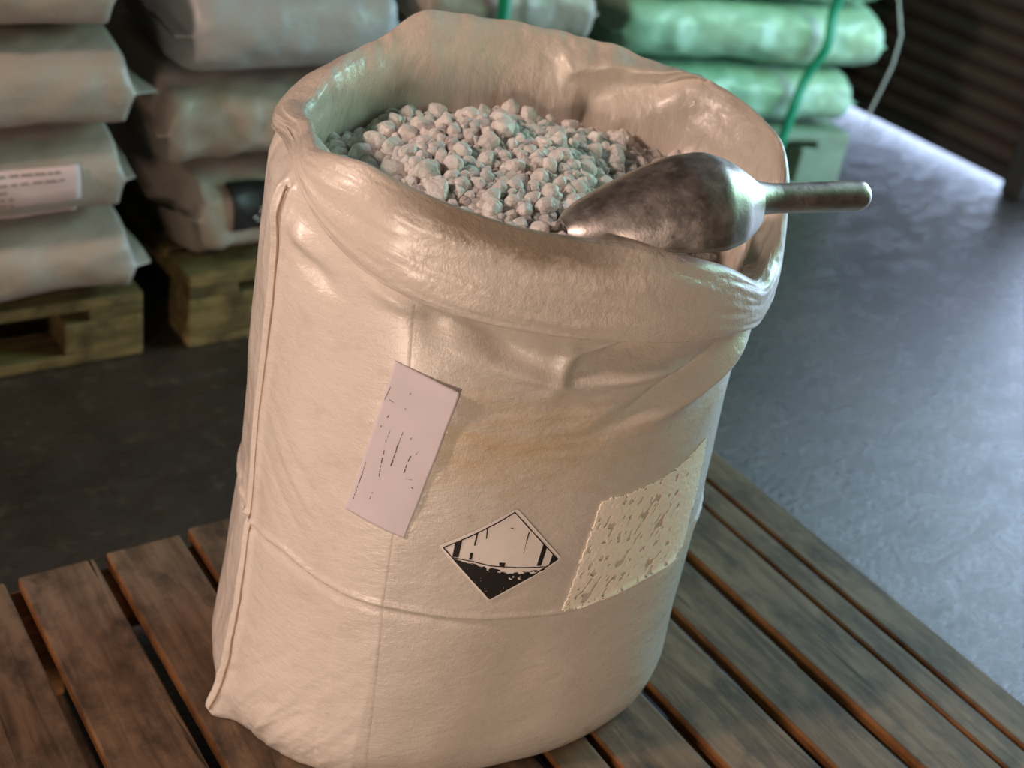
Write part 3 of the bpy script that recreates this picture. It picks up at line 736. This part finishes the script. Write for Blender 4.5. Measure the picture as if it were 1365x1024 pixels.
# bed of the heap closing it below
st = link('crystal_heap', pymesh('crystal_heap', V, F), M['crystal'], smooth=False)
tag(st, 'bed of small white crystals filling the open sack below the lumps', 'crystals', kind='stuff')
nb = 40; P = np.zeros((14, nb, 3))
for j in range(14):
    for i in range(nb):
        a = 2*math.pi*i/nb; r = max(j/13, .02); lx = .268*r*np.sign(math.cos(a))*abs(math.cos(a))**(2/2.3); ly = .178*r*np.sign(math.sin(a))*abs(math.sin(a))**(2/2.3)
        P[j, i] = w2(lx, ly, lvl(lx, ly)-.010)
bed = link('heap_base', grid_mesh('heap_base', P, True), M['crystal'], st)

# ------------------------------------------------------------------ scoop, lying open side down on the crystals
SA = Vector((.757, .908, PT+.632)); SB = Vector((1.112, .832, PT+.636))
fx = (SB-SA).normalized(); LEN = (SB-SA).length
fy = Vector((0, 0, 1)).cross(fx).normalized(); fz = fx.cross(fy)
scoop = empty('metal_scoop', SA); tag(scoop, 'cast aluminium scoop lying upside down on the crystals, handle over the sack rim', 'scoop')
def scp(name, me, mat):
    o = link(name, me, mat, scoop)
    o.matrix_basis = Matrix(((fx.x, fy.x, fz.x, 0), (fx.y, fy.y, fz.y, 0), (fx.z, fy.z, fz.z, 0), (0, 0, 0, 1))); return o
BL = .215                                                      # bowl length
ks_ = [0, .04, .12, .25, .42, .58, .72, .84, .93, .98, 1.0]
kw = [.010, .024, .036, .047, .057, .062, .060, .050, .036, .027, .021]
kh = [.004, .012, .022, .036, .053, .066, .071, .064, .053, .046, .042]
kb = [0, 0, 0, 0, 0, 0, .000, .003, .007, .010, .012]           # underside edge rises at the heel
def bowl(off):
    nu, nv = 90, 49; u = .5-.5*np.cos(np.linspace(0, np.pi, nu)); a = np.linspace(0, np.pi, nv)
    def sm(t): 
        y = np.interp(np.linspace(0, 1, 401), ks_, t); return np.interp(u, np.linspace(0, 1, 401), np.convolve(np.pad(y, 10, 'edge'), np.ones(21)/21, 'valid'))
    W_, H_, B_ = sm(kw), sm(kh), sm(kb)
    U, A = np.meshgrid(u, a, indexing='ij'); c, s = np.cos(A), np.sin(A)
    y = W_[:, None]*np.sign(c)*abs(c)**(2/2.5)*(1-off*12); z = B_[:, None]+(H_-B_)[:, None]*abs(s)**(2/2.2)*(1-off*12)
    return np.stack([U*BL, y, z], -1)
me = grid_mesh('bowl', bowl(0)[:, ::-1])
bo = scp('bowl', me, M['metal']); md = bo.modifiers.new('thick', 'SOLIDIFY'); md.thickness = .0028; md.offset = -1
HZ = .026; HX0 = .238; HR = .0164
# handle: capsule
hp = []; hrd = []
for t in np.linspace(0, 1, 40):
    x = HX0-.02+(LEN-HX0+.02)*t; e = LEN-x; r = HR*math.sqrt(max(0, 1-(1-min(e/.012, 1))**2)) if e < .012 else HR*(1.0-.03*math.cos(t*3))
    hp.append((x, 0, HZ+.0*t)); hrd.append(max(r, .0008))
scp('handle', tube_mesh('handle', hp, hrd, 28), M['metal'])
# neck flaring from the handle to the heel of the bowl
nk = []; kr = []
V = []; F = []; n = 28; rows = 16
for j in range(rows):
    t = j/(rows-1); x = HX0+.006-(t**.8)*.066; wy = HR*.98+(.024)*t**1.4; wz = HR*.98+(.013)*t**1.4
    for i in range(n):
        a = 2*math.pi*i/n; V.append((x, wy*math.cos(a), HZ+.004*t+wz*math.sin(a)))
for j in range(rows-1):
    for i in range(n): F.append((j*n+i, (j+1)*n+i, (j+1)*n+(i+1) % n, j*n+(i+1) % n))
scp('neck', pymesh('neck', V, F), M['metal'])
